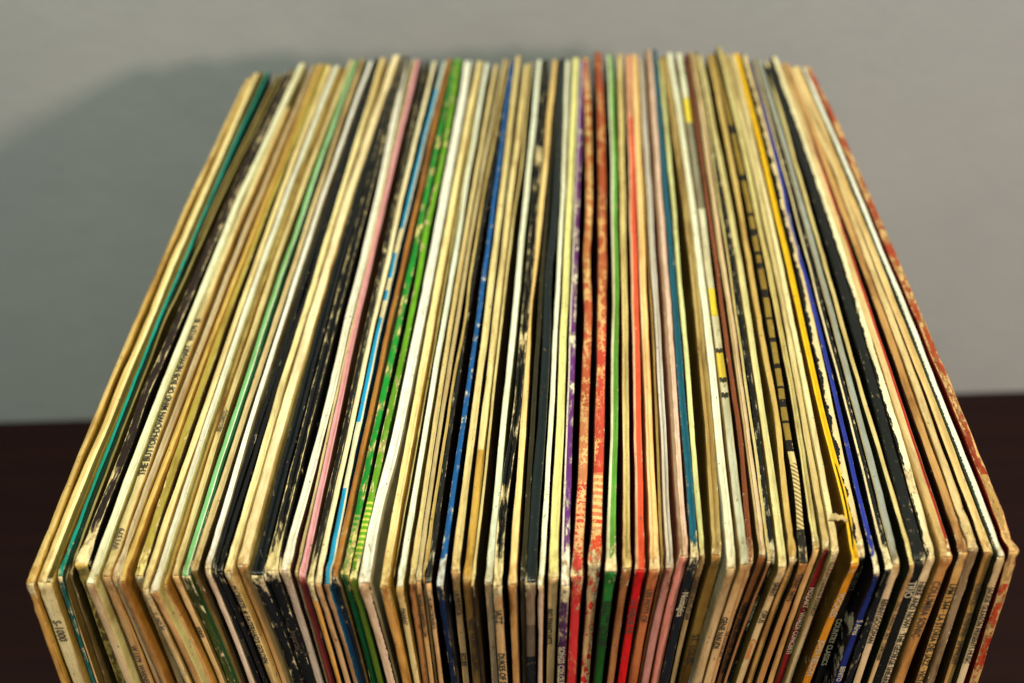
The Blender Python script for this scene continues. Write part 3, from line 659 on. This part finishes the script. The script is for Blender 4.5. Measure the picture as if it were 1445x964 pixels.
        for r in range(len(path) - 1):
            for c in range(n - 1):
                q = (r * n + c, r * n + c + 1, (r + 1) * n + c + 1, (r + 1) * n + c)
                f.append(q)
        return v, f, p

    top_path = [(j, nzl - 1) for j in range(ny)]
    spine_path = [(0, k) for k in range(nzl)]
    tk = {k: s[k] for k in ('across', 'along', 'jag', 'jag_scale', 'stripes', 'marble', 'along_mask', 'spots') if k in s}
    tm = paper_material('top_print', T, i + .5, s['top'], **kw, **tk)
    v, f, p = strip(top_path, 'top')
    build('top_edge', v, f, tm, p)
    sk = dict(s.get('spine_kw', {}))
    sk.setdefault('stain', min(0.9, kw.get('stain', 0.3) + 0.25))
    sk.setdefault('wear', kw.get('wear', 0.25))
    sk.setdefault('gloss', kw.get('gloss', 0.35))
    sm = paper_material('spine_print', T, i + .83, tuple(min(.8, c * 1.1) for c in s.get('spine', s['top'])[:3]) + (1,), axis='z', **sk)
    v, f, p = strip(spine_path, 'front')
    sp = build('spine', v, f, sm, p)
    sp_top = next(o for o in root.children if o.name.startswith('top_edge'))

    # lettering
    for t in s.get('text', ()):
        body, where, start, size, ink = t[:5]
        size = min(size, (1.0 if body != body.upper() else 0.90) * T * (1 - slim) * (1.3 if where == 'top' else 1.0))
        shift = t[5] if len(t) > 5 else 0.0
        flip = len(t) > 6 and t[6]
        cu = bpy.data.curves.new('lettering', 'FONT')
        cu.body = body
        cu.size = size
        cu.resolution_u = 2
        cu.offset = size * 0.022
        if len(t) > 7:
            cu.space_character = t[7]
        to = bpy.data.objects.new('lettering', cu)
        col.objects.link(to)
        bpy.context.view_layer.update()
        me = bpy.data.meshes.new_from_object(to.evaluated_get(bpy.context.evaluated_depsgraph_get()))
        bpy.data.objects.remove(to)
        mid = size * 0.34
        for vv in me.vertices:
            tx, ty = vv.co.x, vv.co.y - mid
            if flip:
                tx, ty = -tx, -ty
            if where == 'spine':
                w = warp(s, ty + shift, -0.00035, h - start - tx)
            else:
                w = warp(s, -ty + shift, start + tx, h + 0.00040)
            vv.co = Vector(w) - base
        me.materials.append(mats_print[ink])
        me.name = 'lettering'
        lo = bpy.data.objects.new('lettering', me)
        col.objects.link(lo)
        lo.parent = sp if where == 'spine' else sp_top
    # lifted scraps of the paper covering
    tears = list(s.get('tears', ()))
    for (y, d, sz, lift, ang, c) in tears:
        rr = random.Random(int(y * 1e5) + i)
        mt = paper_material('bare_paper', T, i + y * 100, c, wear=0.1, stain=0.35, gloss=0.0)
        n, m = 9, 5
        v, f, p = [], [], []
        for lay in (0, 1):
            for a in range(n):
                for b in range(m):
                    tt, w = a / (n - 1), b / (m - 1) - 0.5
                    wid = sz * (0.95 - 0.62 * tt) * (1 + 1.1 * nz(tt * 5, w * 2, y * 90))
                    ln = (tt - 0.12) * sz * 1.7 + 0.35 * sz * nz(w * 3, i * 2.0, 9 + y * 50)
                    px = math.cos(ang) * ln - math.sin(ang) * w * wid
                    py = math.sin(ang) * ln + math.cos(ang) * w * wid
                    pz = lift * math.sin(tt * 2.7) * (1 - 0.5 * abs(w)) + 0.0007 * nz(tt * 4, w * 4, i) - lay * 0.00025
                    v.append(warp(s, d * T * .5 + px, y + py, h + 0.0003 + pz))
                    p.append((tt, y + py, h))
        for lay in (0, 1):
            o = lay * n * m
            for a in range(n - 1):
                for b in range(m - 1):
                    q = (o + a * m + b, o + (a + 1) * m + b, o + (a + 1) * m + b + 1, o + a * m + b + 1)
                    f.append(q if lay == 0 else q[::-1])
        ring = [a * m for a in range(n)] + [(n - 1) * m + b for b in range(1, m)] + [a * m + m - 1 for a in range(n - 2, -1, -1)] + [b for b in range(m - 2, 0, -1)]
        for a, b in zip(ring, ring[1:] + ring[:1]):
            f.append((a, b, b + n * m, a + n * m))
        build('torn_paper', v, f, mt, p)
    return root


for i, s in enumerate(SP):
    make_record(i, s)
